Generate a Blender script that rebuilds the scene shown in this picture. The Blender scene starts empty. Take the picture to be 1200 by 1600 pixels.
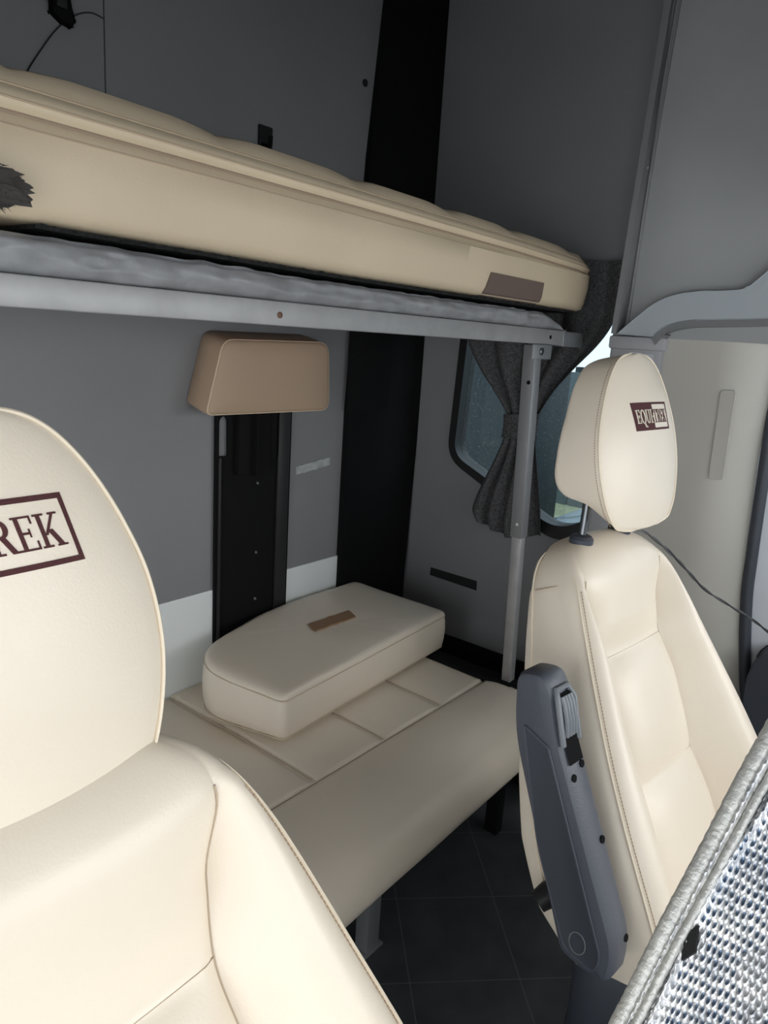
import bpy, bmesh, math, random
from mathutils import Vector, Matrix, noise
random.seed(7)
PI = math.pi
S = bpy.context.scene
C = S.collection

# ------------------------------------------------------------------ camera, sky, light, exposure
YAW, PITCH, ROLL, FPX = math.radians(51.7), math.radians(13.4), math.radians(3.7), 1150.0
cam_d = bpy.data.cameras.new('camera')
cam = bpy.data.objects.new('camera', cam_d); C.objects.link(cam)
fw = Vector((math.sin(YAW)*math.cos(PITCH), math.cos(YAW)*math.cos(PITCH), -math.sin(PITCH)))
r0 = Vector((math.cos(YAW), -math.sin(YAW), 0)); u0 = r0.cross(fw)
rr = math.cos(ROLL)*r0 + math.sin(ROLL)*u0
uu = -math.sin(ROLL)*r0 + math.cos(ROLL)*u0
cam.matrix_world = Matrix(((rr.x, uu.x, -fw.x, 0), (rr.y, uu.y, -fw.y, 0), (rr.z, uu.z, -fw.z, 1.30), (0, 0, 0, 1)))
cam_d.sensor_fit = 'VERTICAL'; cam_d.sensor_height = 36.0; cam_d.lens = 36.0*FPX/1600.0
cam_d.clip_start = 0.02
S.camera = cam
S.view_settings.view_transform = 'Standard'; S.view_settings.look = 'None'
S.view_settings.gamma = 1.0; S.view_settings.exposure = 0.0
S.cycles.use_denoising = True
S.cycles.max_bounces = 10; S.cycles.diffuse_bounces = 6
W = bpy.data.worlds.new('sky'); S.world = W; W.use_nodes = True
bg = W.node_tree.nodes['Background']
bg.inputs['Color'].default_value = (0.93, 0.965, 1.0, 1); bg.inputs['Strength'].default_value = 3.2
sun_d = bpy.data.lights.new('sun', 'SUN'); sun = bpy.data.objects.new('sun', sun_d); C.objects.link(sun)
sun_d.energy = 1.1; sun_d.angle = math.radians(32); sun_d.color = (1.0, .98, .95)
sun.rotation_euler = (Vector((-0.45, 0.85, -0.27))).to_track_quat('-Z', 'Y').to_euler()

# ------------------------------------------------------------------ materials
def mat(name, col, rough=.5, metal=0.0, bump=0.0, bscale=200.0, var=0.0, vscale=6.0, spec=.5, coat=0.0, detail=3.0):
    m = bpy.data.materials.new(name); m.use_nodes = True
    nt = m.node_tree; b = nt.nodes['Principled BSDF']
    b.inputs['Roughness'].default_value = rough; b.inputs['Metallic'].default_value = metal
    b.inputs['Specular IOR Level'].default_value = spec
    b.inputs['Coat Weight'].default_value = coat
    tc = nt.nodes.new('ShaderNodeTexCoord')
    b.inputs['Base Color'].default_value = (*col, 1)
    if var:
        n = nt.nodes.new('ShaderNodeTexNoise'); n.inputs['Scale'].default_value = vscale; n.inputs['Detail'].default_value = 4
        nt.links.new(tc.outputs['Object'], n.inputs['Vector'])
        cr = nt.nodes.new('ShaderNodeValToRGB')
        cr.color_ramp.elements[0].position = .3; cr.color_ramp.elements[1].position = .7
        cr.color_ramp.elements[0].color = (*[c*(1-var) for c in col], 1)
        cr.color_ramp.elements[1].color = (*[min(1, c*(1+var)) for c in col], 1)
        nt.links.new(n.outputs['Fac'], cr.inputs['Fac']); nt.links.new(cr.outputs['Color'], b.inputs['Base Color'])
    if bump:
        n2 = nt.nodes.new('ShaderNodeTexNoise'); n2.inputs['Scale'].default_value = bscale; n2.inputs['Detail'].default_value = detail
        nt.links.new(tc.outputs['Object'], n2.inputs['Vector'])
        bp = nt.nodes.new('ShaderNodeBump'); bp.inputs['Strength'].default_value = bump; bp.inputs['Distance'].default_value = .002
        nt.links.new(n2.outputs['Fac'], bp.inputs['Height']); nt.links.new(bp.outputs['Normal'], b.inputs['Normal'])
    return m

def fabric_mat(name, col, scale=900.0, var=.35):
    m = mat(name, col, rough=.95, spec=.1)
    nt = m.node_tree; b = nt.nodes['Principled BSDF']
    tc = nt.nodes['Texture Coordinate']
    mp = nt.nodes.new('ShaderNodeMapping'); mp.inputs['Scale'].default_value = (1, 1, .25)
    nt.links.new(tc.outputs['Object'], mp.inputs['Vector'])
    n = nt.nodes.new('ShaderNodeTexNoise'); n.inputs['Scale'].default_value = scale; n.inputs['Detail'].default_value = 2
    nt.links.new(mp.outputs['Vector'], n.inputs['Vector'])
    mp2 = nt.nodes.new('ShaderNodeMapping'); mp2.inputs['Scale'].default_value = (.25, .25, 1)
    nt.links.new(tc.outputs['Object'], mp2.inputs['Vector'])
    n2 = nt.nodes.new('ShaderNodeTexNoise'); n2.inputs['Scale'].default_value = scale; n2.inputs['Detail'].default_value = 2
    nt.links.new(mp2.outputs['Vector'], n2.inputs['Vector'])
    mx = nt.nodes.new('ShaderNodeMath'); mx.operation = 'ADD'
    nt.links.new(n.outputs['Fac'], mx.inputs[0]); nt.links.new(n2.outputs['Fac'], mx.inputs[1])
    cr = nt.nodes.new('ShaderNodeMapRange')
    cr.inputs['From Min'].default_value = .7; cr.inputs['From Max'].default_value = 1.3
    nt.links.new(mx.outputs[0], cr.inputs['Value'])
    mc = nt.nodes.new('ShaderNodeMix'); mc.data_type = 'RGBA'
    mc.inputs['A'].default_value = (*[c*(1-var) for c in col], 1); mc.inputs['B'].default_value = (*[c*(1+var) for c in col], 1)
    nt.links.new(cr.outputs['Result'], mc.inputs['Factor']); nt.links.new(mc.outputs['Result'], b.inputs['Base Color'])
    bp = nt.nodes.new('ShaderNodeBump'); bp.inputs['Strength'].default_value = .4; bp.inputs['Distance'].default_value = .001
    nt.links.new(mx.outputs[0], bp.inputs['Height']); nt.links.new(bp.outputs['Normal'], b.inputs['Normal'])
    return m

LEATHER = mat('cream_leather', (.78, .695, .575), .37, bump=.12, bscale=420, var=.03, vscale=5)
LEATHER_BED = mat('bed_leather_shaded', (.62, .51, .36), .48, bump=.12, bscale=380, var=.06, vscale=4)  # same cream leather, the dimness up on the bunk put into its colour
LEATHER_TAN = mat('tan_leather', (.44, .32, .22), .5, bump=.1, bscale=380)
SEAM = mat('seam_thread', (.46, .37, .27), .8)  # one even darker tan for the seam lines
PIPING = mat('cream_piping', (.80, .70, .55), .5)
THREAD = mat('brown_thread', (.42, .31, .21), .9)
BURGUNDY = mat('burgundy_embroidery', (.080, .022, .024), .85, bump=.6, bscale=1500)
EMB_CREAM = mat('cream_embroidery', (.74, .68, .56), .8, bump=.5, bscale=1500)
WALL = mat('grey_wall_lining', (.235, .238, .246), .62, bump=.25, bscale=700, var=.04, vscale=3, spec=.3)
WHITE_PANEL = mat('white_panel', (.80, .84, .84), .45)
BLACK = mat('black_vinyl', (.011, .011, .0115), .75, bump=.15, bscale=300, spec=.03)
BLACK_MID = mat('black_satin_plastic', (.022, .022, .023), .45, spec=.25)
RUBBER = mat('black_rubber', (.010, .010, .011), .5)
FLOORM = mat('black_floor_vinyl', (.055, .060, .064), .42, bump=.2, bscale=60, var=.25, vscale=12)
ALU = mat('brushed_aluminium', (.41, .41, .41), .52, metal=.5, bump=.12, bscale=60, var=.08, vscale=25)
ALU_DARK = mat('grey_aluminium', (.26, .27, .28), .45, metal=.4)
STEEL = mat('bright_steel', (.70, .66, .62), .25, metal=1.0)
DARK_STEEL = mat('dark_steel', (.16, .17, .18), .22, metal=1.0)
RUST = mat('rusty_screw', (.16, .09, .06), .6, metal=.6)
QUILT = mat('grey_satin_quilt', (.25, .253, .262), .42, bump=.7, bscale=38, var=.22, vscale=20)
MESH_BLACK = fabric_mat('black_mesh', (.018, .018, .018), 500, .6)
CURTAIN = fabric_mat('charcoal_weave', (.085, .085, .088), 420, .55)
FUR = mat('dark_fleece', (.055, .050, .045), .95, bump=.8, bscale=90, var=.4, vscale=30)
VELCRO_B = mat('black_velcro', (.014, .014, .015), .9, bump=.7, bscale=900)
VELCRO_T = mat('brown_velcro', (.30, .18, .10), .9, bump=.7, bscale=900)
VELCRO_G = mat('mauve_velcro', (.16, .115, .095), .95, bump=.7, bscale=700)
TAPE = mat('dull_tape_residue', (.42, .43, .43), .6, var=.2, vscale=60)
HEADLIN = mat('grey_headliner_fabric', (.34, .35, .352), .75, bump=.2, bscale=900, var=.03, spec=.25)
TRIMGREY = mat('pale_grey_plastic', (.40, .44, .47), .42)
LIPGREY = mat('mid_grey_rubber_lip', (.20, .205, .21), .5, bump=.2, bscale=300)
PILLAR_G = mat('grey_pillar_plastic', (.36, .365, .38), .5)
BPANEL = mat('stone_pillar_plastic', (.47, .455, .41), .48, bump=.15, bscale=600)
DOORW = mat('white_door_paint', (.72, .76, .82), .35)
NAVY = mat('navy_grey_plastic', (.075, .084, .105), .42, bump=.2, bscale=500)
NAVY_D = mat('dark_navy_plastic', (.040, .047, .062), .5, bump=.2, bscale=500)
STICK = mat('white_sticker', (.66, .67, .70), .35)
CORDB = mat('black_cord', (.016, .016, .017), .4)
CORDW = mat('grey_cord', (.45, .45, .45), .4)
SILVER_EDGE = mat('silver_binding', (.60, .60, .57), .42, metal=.35, bump=.8, bscale=220)
WOODB = mat('brown_board', (.20, .10, .06), .6)
VAN_W = mat('outside_white_paint', (.30, .36, .40), .3)
VAN_D = mat('outside_blue_grey_paint', (.035, .045, .05), .6, spec=.2)
VGLASS = mat('outside_dark_glass', (.05, .08, .10), .1)
TYRE = mat('outside_tyre', (.02, .02, .02), .8)
GRASS = mat('outside_yard', (.36, .38, .24), .9, var=.4, vscale=3)

GLASS = bpy.data.materials.new('dusty_window_glass'); GLASS.use_nodes = True
_n = GLASS.node_tree; _n.nodes.clear()
_o = _n.nodes.new('ShaderNodeOutputMaterial'); _t = _n.nodes.new('ShaderNodeBsdfTransparent'); _t.inputs[0].default_value = (.60, .67, .70, 1)
_g = _n.nodes.new('ShaderNodeBsdfGlossy'); _g.inputs['Roughness'].default_value = .06
_d = _n.nodes.new('ShaderNodeBsdfDiffuse'); _d.inputs['Color'].default_value = (.62, .64, .62, 1)
_m = _n.nodes.new('ShaderNodeMixShader'); _m.inputs[0].default_value = .05
_m2 = _n.nodes.new('ShaderNodeMixShader')
_ns = _n.nodes.new('ShaderNodeTexNoise'); _ns.inputs['Scale'].default_value = 260; _ns.inputs['Detail'].default_value = 2
_tc = _n.nodes.new('ShaderNodeTexCoord'); _n.links.new(_tc.outputs['Object'], _ns.inputs['Vector'])
_mr = _n.nodes.new('ShaderNodeMapRange'); _mr.inputs['From Min'].default_value = .66; _mr.inputs['From Max'].default_value = .74
_mr.inputs['To Min'].default_value = .03; _mr.inputs['To Max'].default_value = .45
_n.links.new(_ns.outputs['Fac'], _mr.inputs['Value']); _n.links.new(_mr.outputs['Result'], _m2.inputs[0])
_n.links.new(_t.outputs[0], _m.inputs[1]); _n.links.new(_g.outputs[0], _m.inputs[2])
_n.links.new(_m.outputs[0], _m2.inputs[1]); _n.links.new(_d.outputs[0], _m2.inputs[2]); _n.links.new(_m2.outputs[0], _o.inputs['Surface'])

# ------------------------------------------------------------------ helpers
def obj(name, bm, m, parent=None, smooth=True, angle=28):
    me = bpy.data.meshes.new(name)
    bmesh.ops.recalc_face_normals(bm, faces=bm.faces[:])
    bm.to_mesh(me); bm.free()
    for mm in (m if isinstance(m, (list, tuple)) else [m]): me.materials.append(mm)
    o = bpy.data.objects.new(name, me); C.objects.link(o)
    if smooth:
        for p in me.polygons: p.use_smooth = True
        me.set_sharp_from_angle(angle=math.radians(angle))
    if parent:
        root = parent
        while root.parent: root = root.parent
        o.parent = parent
        if parent.get('_abs', 0) or root.get('_abs', 0):
            me.transform(Matrix.Translation(-root.location))
    return o
def tag(o, label, cat, group=None):
    o['label'] = label; o['category'] = cat
    if group: o['group'] = group
    return o
def thing(name, label, cat, loc=(0, 0, 0), rotz=0.0, absolute=True, group=None):
    o = bpy.data.objects.new(name, None); C.objects.link(o); o.empty_display_size = .05
    o.location = loc; o.rotation_euler = (0, 0, rotz)
    if absolute: o['_abs'] = 1
    return tag(o, label, cat, group)
def struct(name, bm, m, **k):
    o = obj(name, bm, m, **k); o['kind'] = 'structure'; return o
def box(bm, x0, x1, y0, y1, z0, z1, bev=0.0, seg=2):
    b2 = bmesh.new()
    bmesh.ops.create_cube(b2, size=1, matrix=Matrix.Translation(((x0+x1)/2, (y0+y1)/2, (z0+z1)/2)) @ Matrix.Diagonal((abs(x1-x0), abs(y1-y0), abs(z1-z0), 1)))
    if bev: bmesh.ops.bevel(b2, geom=b2.edges[:], offset=bev, segments=seg, affect='EDGES', profile=.5)
    merge(bm, b2); return bm
def merge(bm, b2, M=None):
    if M: b2.transform(M)
    me = bpy.data.meshes.new('t'); b2.to_mesh(me); b2.free(); bm.from_mesh(me); bpy.data.meshes.remove(me)
def lerp(a, b, t): return a+(b-a)*t
def interp(x, pts):
    if x <= pts[0][0]: return pts[0][1]
    for (x0, y0), (x1, y1) in zip(pts, pts[1:]):
        if x <= x1:
            t = (x-x0)/(x1-x0) if x1 > x0 else 0
            return y0+(y1-y0)*t
    return pts[-1][1]
def sinterp(x, pts):     # smooth (monotone-ish cubic) interpolation
    n = len(pts)
    if x <= pts[0][0]: return pts[0][1]
    if x >= pts[-1][0]: return pts[-1][1]
    for i in range(n-1):
        if x <= pts[i+1][0]: break
    def slope(j):
        if j == 0 or j == n-1: 
            a, b = (0, 1) if j == 0 else (n-2, n-1)
        else: a, b = j-1, j+1
        return (pts[b][1]-pts[a][1])/(pts[b][0]-pts[a][0])
    x0, y0 = pts[i]; x1, y1 = pts[i+1]; h = x1-x0; t = (x-x0)/h
    m0, m1 = slope(i)*h, slope(i+1)*h
    return (2*t**3-3*t*t+1)*y0+(t**3-2*t*t+t)*m0+(-2*t**3+3*t*t)*y1+(t**3-t*t)*m1
def crv(pts, n=8, closed=False):
    P = [Vector(p) for p in pts]; out = []
    N = len(P); rng = N if closed else N-1
    for i in range(rng):
        p1, p2 = P[i], P[(i+1) % N]
        p0 = P[i-1] if (closed or i > 0) else p1*2-p2
        p3 = P[(i+2) % N] if (closed or i+2 < N) else p2*2-p1
        for k in range(n):
            t = k/n
            out.append(.5*((2*p1)+(p2-p0)*t+(2*p0-5*p1+4*p2-p3)*t*t+(3*p1-p0-3*p2+p3)*t**3))
    if not closed: out.append(P[-1])
    return out
def tube(bm, pts, r, seg=8, closed=False, cap=True):
    P = [Vector(p) for p in pts]; N = len(P); rings = []
    up = None
    for i, p in enumerate(P):
        if closed: t = P[(i+1) % N]-P[i-1]
        else: t = P[min(i+1, N-1)]-P[max(i-1, 0)]
        t.normalize()
        if up is None:
            up = Vector((0, 0, 1)) if abs(t.z) < .9 else Vector((1, 0, 0))
        s = t.cross(up)
        if s.length < 1e-6: s = t.orthogonal()
        s.normalize(); up = s.cross(t).normalized()
        rad = r[i] if isinstance(r, (list, tuple)) else r
        rings.append([bm.verts.new(p+(s*math.cos(2*PI*k/seg)+up*math.sin(2*PI*k/seg))*rad) for k in range(seg)])
    for i in range(N if closed else N-1):
        a, b = rings[i], rings[(i+1) % N]
        for k in range(seg): bm.faces.new((a[k], a[(k+1) % seg], b[(k+1) % seg], b[k]))
    if cap and not closed:
        bm.faces.new(rings[0][::-1]); bm.faces.new(rings[-1])
    return bm
def loft(bm, loops, cap=True):
    R = [[bm.verts.new(p) for p in L] for L in loops]; n = len(R[0])
    for a, b in zip(R, R[1:]):
        for k in range(n): bm.faces.new((a[k], a[(k+1) % n], b[(k+1) % n], b[k]))
    if cap:
        for L, rev in ((R[0], True), (R[-1], False)):
            c = sum((v.co for v in L), Vector())/n; cv = bm.verts.new(c)
            for k in range(n):
                f = (L[(k+1) % n], L[k], cv) if rev else (L[k], L[(k+1) % n], cv)
                bm.faces.new(f)
    return bm
def grid(bm, rows):
    R = [[bm.verts.new(p) for p in r] for r in rows]
    for a, b in zip(R, R[1:]):
        for k in range(len(a)-1): bm.faces.new((a[k], a[k+1], b[k+1], b[k]))
    return bm
def slab_from_grid(bm, front, back):
    # front/back: rows of points, closed with side walls
    F = [[bm.verts.new(p) for p in r] for r in front]; B = [[bm.verts.new(p) for p in r] for r in back]
    n, m = len(F), len(F[0])
    for i in range(n-1):
        for k in range(m-1):
            bm.faces.new((F[i][k], F[i][k+1], F[i+1][k+1], F[i+1][k]))
            bm.faces.new((B[i][k+1], B[i][k], B[i+1][k], B[i+1][k+1]))
    for i in range(n-1):
        bm.faces.new((F[i][0], F[i+1][0], B[i+1][0], B[i][0])); bm.faces.new((F[i+1][m-1], F[i][m-1], B[i][m-1], B[i+1][m-1]))
    for k in range(m-1):
        bm.faces.new((F[0][k+1], F[0][k], B[0][k], B[0][k+1])); bm.faces.new((F[n-1][k], F[n-1][k+1], B[n-1][k+1], B[n-1][k]))
    return bm
def round_poly(pts, r, seg=6):
    out = []; n = len(pts)
    for i in range(n):
        p = Vector(pts[i]); a = Vector(pts[i-1])-p; b = Vector(pts[(i+1) % n])-p
        rad = r[i] if isinstance(r, (list, tuple)) else r
        if rad <= 0: out.append(p); continue
        d = min(rad, a.length*.49, b.length*.49)
        p0 = p+a.normalized()*d; p2 = p+b.normalized()*d
        for k in range(seg+1):
            t = k/seg; out.append(p0*(1-t)**2+p*2*t*(1-t)+p2*t*t)
    return out
def prism(bm, pts, fn, t0, t1, holes=(), bev=0.0):
    """polygon pts (2-D) with holes, mapped by fn(u, v, t), extruded from t0 to t1"""
    b2 = bmesh.new(); E = []; loops = []
    for L in [pts]+list(holes):
        vs = [b2.verts.new((p[0], p[1], 0)) for p in L]; loops.append(vs)
        for i in range(len(vs)): E.append(b2.edges.new((vs[i], vs[(i+1) % len(vs)])))
    if holes: bmesh.ops.triangle_fill(b2, use_beauty=True, use_dissolve=False, edges=E)
    else: b2.faces.new(loops[0])
    r = bmesh.ops.extrude_face_region(b2, geom=b2.faces[:])
    for v in r['geom']:
        if isinstance(v, bmesh.types.BMVert): v.co.z = 1
    bmesh.ops.recalc_face_normals(b2, faces=b2.faces[:])
    for v in b2.verts: v.co = Vector(fn(v.co.x, v.co.y, t0 if v.co.z < .5 else t1))
    if bev:
        ed = [e for e in b2.edges if len(e.link_faces) == 2 and e.calc_face_angle(0) > .7]
        bmesh.ops.bevel(b2, geom=ed, offset=bev, segments=2, affect='EDGES', profile=.5, clamp_overlap=True)
    merge(bm, b2); return bm
YZ = lambda u, v, t: (t, u, v)
XZ = lambda u, v, t: (u, t, v)
XY = lambda u, v, t: (u, v, t)
def cyl(bm, p0, p1, r, seg=16, bev=0):
    return tube(bm, [p0, p1], r, seg)

# ------------------------------------------------------------------ the setting
YB, XS = 1.373, 1.86
def floor_tiles(m):
    nt = m.node_tree; b = nt.nodes['Principled BSDF']; src = b.inputs['Base Color'].links[0].from_socket
    sp = nt.nodes.new('ShaderNodeSeparateXYZ'); nt.links.new(nt.nodes['Texture Coordinate'].outputs['Object'], sp.inputs[0])
    def mth(op, a, b_=None):
        n = nt.nodes.new('ShaderNodeMath'); n.operation = op
        for i_, v in enumerate((a, b_)):
            if v is None: continue
            if isinstance(v, (int, float)): n.inputs[i_].default_value = v
            else: nt.links.new(v, n.inputs[i_])
        return n.outputs[0]
    lines = []
    for op, off in (('ADD', 1.752), ('SUBTRACT', .704)):
        u = mth('MULTIPLY', mth('SUBTRACT', mth(op, sp.outputs['X'], sp.outputs['Y']), off), .7071/.235)
        d = mth('ABSOLUTE', mth('SUBTRACT', mth('FRACT', mth('ADD', u, .5)), .5))
        lines.append(mth('LESS_THAN', d, .0045))
    mx = nt.nodes.new('ShaderNodeMix'); mx.data_type = 'RGBA'; mx.inputs['B'].default_value = (.14, .145, .14, 1)
    nt.links.new(mth('MAXIMUM', lines[0], lines[1]), mx.inputs['Factor']); nt.links.new(src, mx.inputs['A'])
    nt.links.new(mx.outputs['Result'], b.inputs['Base Color'])
floor_tiles(FLOORM)
bm = bmesh.new(); box(bm, -.7, 1.9, -1.1, 1.42, -.06, 0); struct('floor', bm, FLOORM, smooth=False)
bm = bmesh.new()
prism(bm, [(-.7, 0), (1.95, 0), (1.95, 2.35), (-.7, 2.35)], XZ, YB, YB+.04)
struct('wall_back', bm, WALL, smooth=False)
bm = bmesh.new(); box(bm, -.7, 1.95, .12, 1.42, 2.35, 2.40); struct('ceiling', bm, WALL, smooth=False)
bm = bmesh.new(); box(bm, -.74, -.70, .85, 1.42, 0, 2.35); struct('wall_left', bm, WALL, smooth=False)  # unseen; front edge set back so daylight reaches the back wall
# right wall with the slanted window cut out
win_out = round_poly([(1.212, 1.475), (1.232, .955), (.845, .770), (.740, .830), (.735, 1.475)], [.05, .06, .07, .06, .05], 8)
win_in = round_poly([(1.187, 1.45), (1.208, .968), (.855, .812), (.765, .850), (.76, 1.45)], [.04, .045, .05, .045, .04], 8)
bm = bmesh.new()
prism(bm, [(.62, 0), (1.42, 0), (1.42, 2.35), (.62, 2.35)], YZ, XS, XS+.05, holes=[[tuple(p) for p in win_out]])
struct('wall_right', bm, WALL, smooth=False)
bm = bmesh.new()
prism(bm, [tuple(p) for p in win_out], YZ, XS-.012, XS+.045, holes=[[tuple(p) for p in win_in]])
wo = struct('window_1', bm, RUBBER)
bm = bmesh.new(); prism(bm, [tuple(p) for p in win_in], YZ, XS+.020, XS+.024)
obj('pane', bm, GLASS, wo, smooth=False)
# black floor-edge box along the right wall, white strip on the back wall
bm = bmesh.new(); box(bm, XS-.012, XS, .62, YB, 0, .392, .002); struct('baseboard_right', bm, BLACK)
bm = bmesh.new(); box(bm, -.7, 1.53, YB-.004, YB, .30, .673); struct('baseboard_back', bm, WHITE_PANEL, smooth=False)
# black pillar in the back right corner, full height
bm = bmesh.new()
prism(bm, [(1.527, 0), (1.845, 0), (1.842, .55), (1.858, 1.0), (1.859, 2.35), (1.622, 2.35), (1.565, 1.75), (1.530, 1.08)], XZ, YB-.016, YB, bev=.003)
box(bm, 1.520, 1.70, YB-.021, YB-.014, 1.093, 1.66, .002)
box(bm, 1.540, 1.548, YB-.019, YB-.014, .10, 1.09, .001)
box(bm, 1.800, 1.812, YB-.020, YB-.014, .10, 1.62, .002)
struct('trim_1', bm, BLACK)
# overhead side lining beside the cab, with its edge strip
def hx(z): return 1.74-.045*max(0, (z-1.35))**1.3
bm = bmesh.new()
fr, bk = [], []
for i in range(25):
    z = 1.335+(2.36-1.335)*i/24
    yl = .693-.030*max(0, (z-1.35)/.68)**1.5
    rf, rb_ = [], []
    for k in range(22):
        t = k/21; y = yl+(-1.0-yl)*t**1.6
        rf.append((hx(z)+.012*math.exp(-((y-yl)/.035)**2)*1.0-.006, y, z)); rb_.append((hx(z)+.035, y, z))
    fr.append(rf); bk.append(rb_)
slab_from_grid(bm, fr, bk)
struct('wall_cab', bm, HEADLIN, angle=50)
bm = bmesh.new()
for off, rr_ in ((.0, .0065), (.014, .004)):
    tube(bm, [(hx(z)+.004, .700-off-.030*max(0, (z-1.35)/.68)**1.5, z) for z in [1.338+1.0*i/30 for i in range(31)]], rr_, 8)
prism(bm, [(.693, 1.34), (.705, 1.34), (.672, 2.36), (.655, 2.36)], YZ, 1.70, 1.86)
struct('trim_2', bm, LIPGREY)
# arched pale trim over the door and its darker lip
up = crv([(.694, 1.338), (.656, 1.374), (.616, 1.408), (.576, 1.427), (.522, 1.437), (.44, 1.441), (.41, 1.461), (.37, 1.50), (.30, 1.53), (.0, 1.56), (-1.0, 1.56)], 6)
lo = crv([(-1.0, 1.46), (.0, 1.45), (.25, 1.40), (.385, 1.386), (.448, 1.382), (.527, 1.377), (.574, 1.366), (.601, 1.350), (.613, 1.336)], 6)
bm = bmesh.new(); prism(bm, [tuple(p) for p in up+lo], YZ, 1.700, 1.765, bev=.008)
struct('trim_3', bm, TRIMGREY)
lo2 = [(p[0]-.012 if p[1] < 1.36 else p[0], p[1]-.016) for p in lo]
bm = bmesh.new(); prism(bm, [tuple(p) for p in lo]+[tuple(p) for p in lo2[::-1]], YZ, 1.706, 1.765, bev=.002)
struct('trim_4', bm, LIPGREY)
# pillar cover block
bm = bmesh.new()
box(bm, 1.715, 1.86, .588, .708, .30, 1.312, .008); box(bm, 1.707, 1.86, .582, .712, 1.306, 1.336, .006)
box(bm, 1.80, 1.86, .706, .742, .30, 1.40, .004)
struct('trim_5', bm, PILLAR_G)
# big stone-coloured pillar panel, bowed, with its inset slot cover
bm = bmesh.new(); fr, bk = [], []
for i in range(40):
    z = .02+(1.39-.02)*i/39
    yr = interp(z, [(0, .24), (.43, .275), (.55, .315), (.75, .347), (.87, .356), (1.09, .366), (1.2, .363), (1.4, .352)])
    rf, rb_ = [], []
    for k in range(30):
        t = k/29; y = lerp(.612, yr, t)
        x = 1.735+.055*max(0, (t-.55)/.45)**2.2 + .01*max(0, (.12-t)/.12)**2
        rf.append((x, y, z)); rb_.append((x+.03, y+.002, z))
    fr.append(rf); bk.append(rb_)
slab_from_grid(bm, fr, bk)
bp_ = struct('trim_6', bm, BPANEL)
bm = bmesh.new()
prism(bm, [tuple(p) for p in round_poly([(.452, 1.233), (.422, 1.233), (.418, 1.036), (.447, 1.036)], .008)], YZ, 1.7315, 1.74, bev=.0012)
obj('slot_cover', bm, BPANEL, bp_)
# door: seal, painted inner skin, pocket
bm = bmesh.new()
seal = crv([(1.79, .345, 1.42), (1.79, .352, 1.20), (1.79, .350, 1.086), (1.79, .342, .867), (1.79, .334, .746), (1.79, .303, .55), (1.79, .262, .435), (1.79, .2, .2)], 8)
tube(bm, seal, .013, 12)
struct('trim_7', bm, NAVY_D, angle=70)
bm = bmesh.new()
prism(bm, [(.345, .05), (.345, .80), (.345, .96), (-.75, .96), (-.75, .05)], YZ, 1.80, 1.86)
prism(bm, [(.345, .96), (.345, 1.42), (.25, 1.42), (.25, .96)], YZ, 1.80, 1.86)
dr = struct('door_1', bm, DOORW, smooth=False)
bm = bmesh.new()
prism(bm, [tuple(p) for p in round_poly([(.285, .12), (.295, .68), (-.6, .72), (-.6, .12)], [.02, .07, .05, .05])], YZ, 1.725, 1.80, bev=.004)
obj('door_pocket', bm, NAVY_D, dr)
# unseen cab roof, hung low to shade the upper cab, and the front bulkhead
bm = bmesh.new(); box(bm, -.75, 1.9, -1.1, .12, 1.54, 1.60, .01)
box(bm, -.75, 1.9, .08, .12, 1.54, 2.36)
struct('wall_front', bm, HEADLIN)
bm = bmesh.new(); box(bm, -.75, 1.9, -1.1, -1.05, 0, .9)
box(bm, -.74, -.70, -1.1, .85, 1.42, 2.36)  # unseen header over the left door, height set to hold back daylight
struct('wall_cab_front', bm, WALL)

# ------------------------------------------------------------------ cab seats
TH = math.radians(24)
WSC = [1.0]
def bpt(a, s, n, yp, zp=.5):
    a = a*WSC[0]
    return Vector((a, yp+s*math.sin(TH)-n*math.cos(TH), zp+s*math.cos(TH)+n*math.sin(TH)))
WS = [(-.04, .235), (0, .243), (.1, .245), (.22, .229), (.35, .198), (.44, .174), (.49, .157), (.52, .141), (.54, .124), (.555, .103), (.564, .082), (.569, .058), (.571, .02)]
NB = [(0, .066), (.1, .064), (.3, .042), (.44, .028), (.50, .018), (.54, .002), (.56, -.014), (.571, -.035)]
NK = [(-.04, -.10), (.05, -.145), (.15, -.150), (.25, -.135), (.36, -.108), (.46, -.088), (.54, -.072), (.571, -.045)]
WC = [(0, .135), (.08, .128), (.17, .112), (.30, .112), (.37, .105), (.43, .114), (.48, .124), (.52, .126), (.56, .17)]
def smooth(t): t = max(0.0, min(1.0, t)); return t*t*(3-2*t)
def nfront(a, s):
    w = sinterp(s, WS); wc = min(sinterp(s, WC), .86*w); nb = sinterp(s, NB)
    aa = abs(a); top = smooth((s-.43)/.10)
    if s < .175: q = (s+.06)/.235
    elif s < .375: q = (s-.175)/.20
    else: q = .5+.5*min(1, (.505-s)/.13) if s < .505 else .5
    if s >= .375: q = 1-.5*smooth((s-.375)/.10)
    q = max(0, min(1, q))
    pil = (1-abs(2*q-1)**3.5) if s < .375 else (1-abs(2*q-1)**2.5)
    c = -.012+.020*pil*(1-(min(1, aa/wc))**4)+.004*(1-(min(1, aa/wc))**2)
    c = lerp(c, nb+.004*(1-(aa/w)**2), top)
    g = .005*math.exp(-((aa-wc)/.006)**2)*(1-.75*top)
    if aa <= wc: return c-g
    t = min(1, (aa-wc)/max(.006, (w-wc)))
    b0 = lerp(-.012, nb, top)
    b = lerp(b0, nb, smooth(t/.62)**.8)-.007*max(0, (t-.62)/.38)**2
    return b-g
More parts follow.
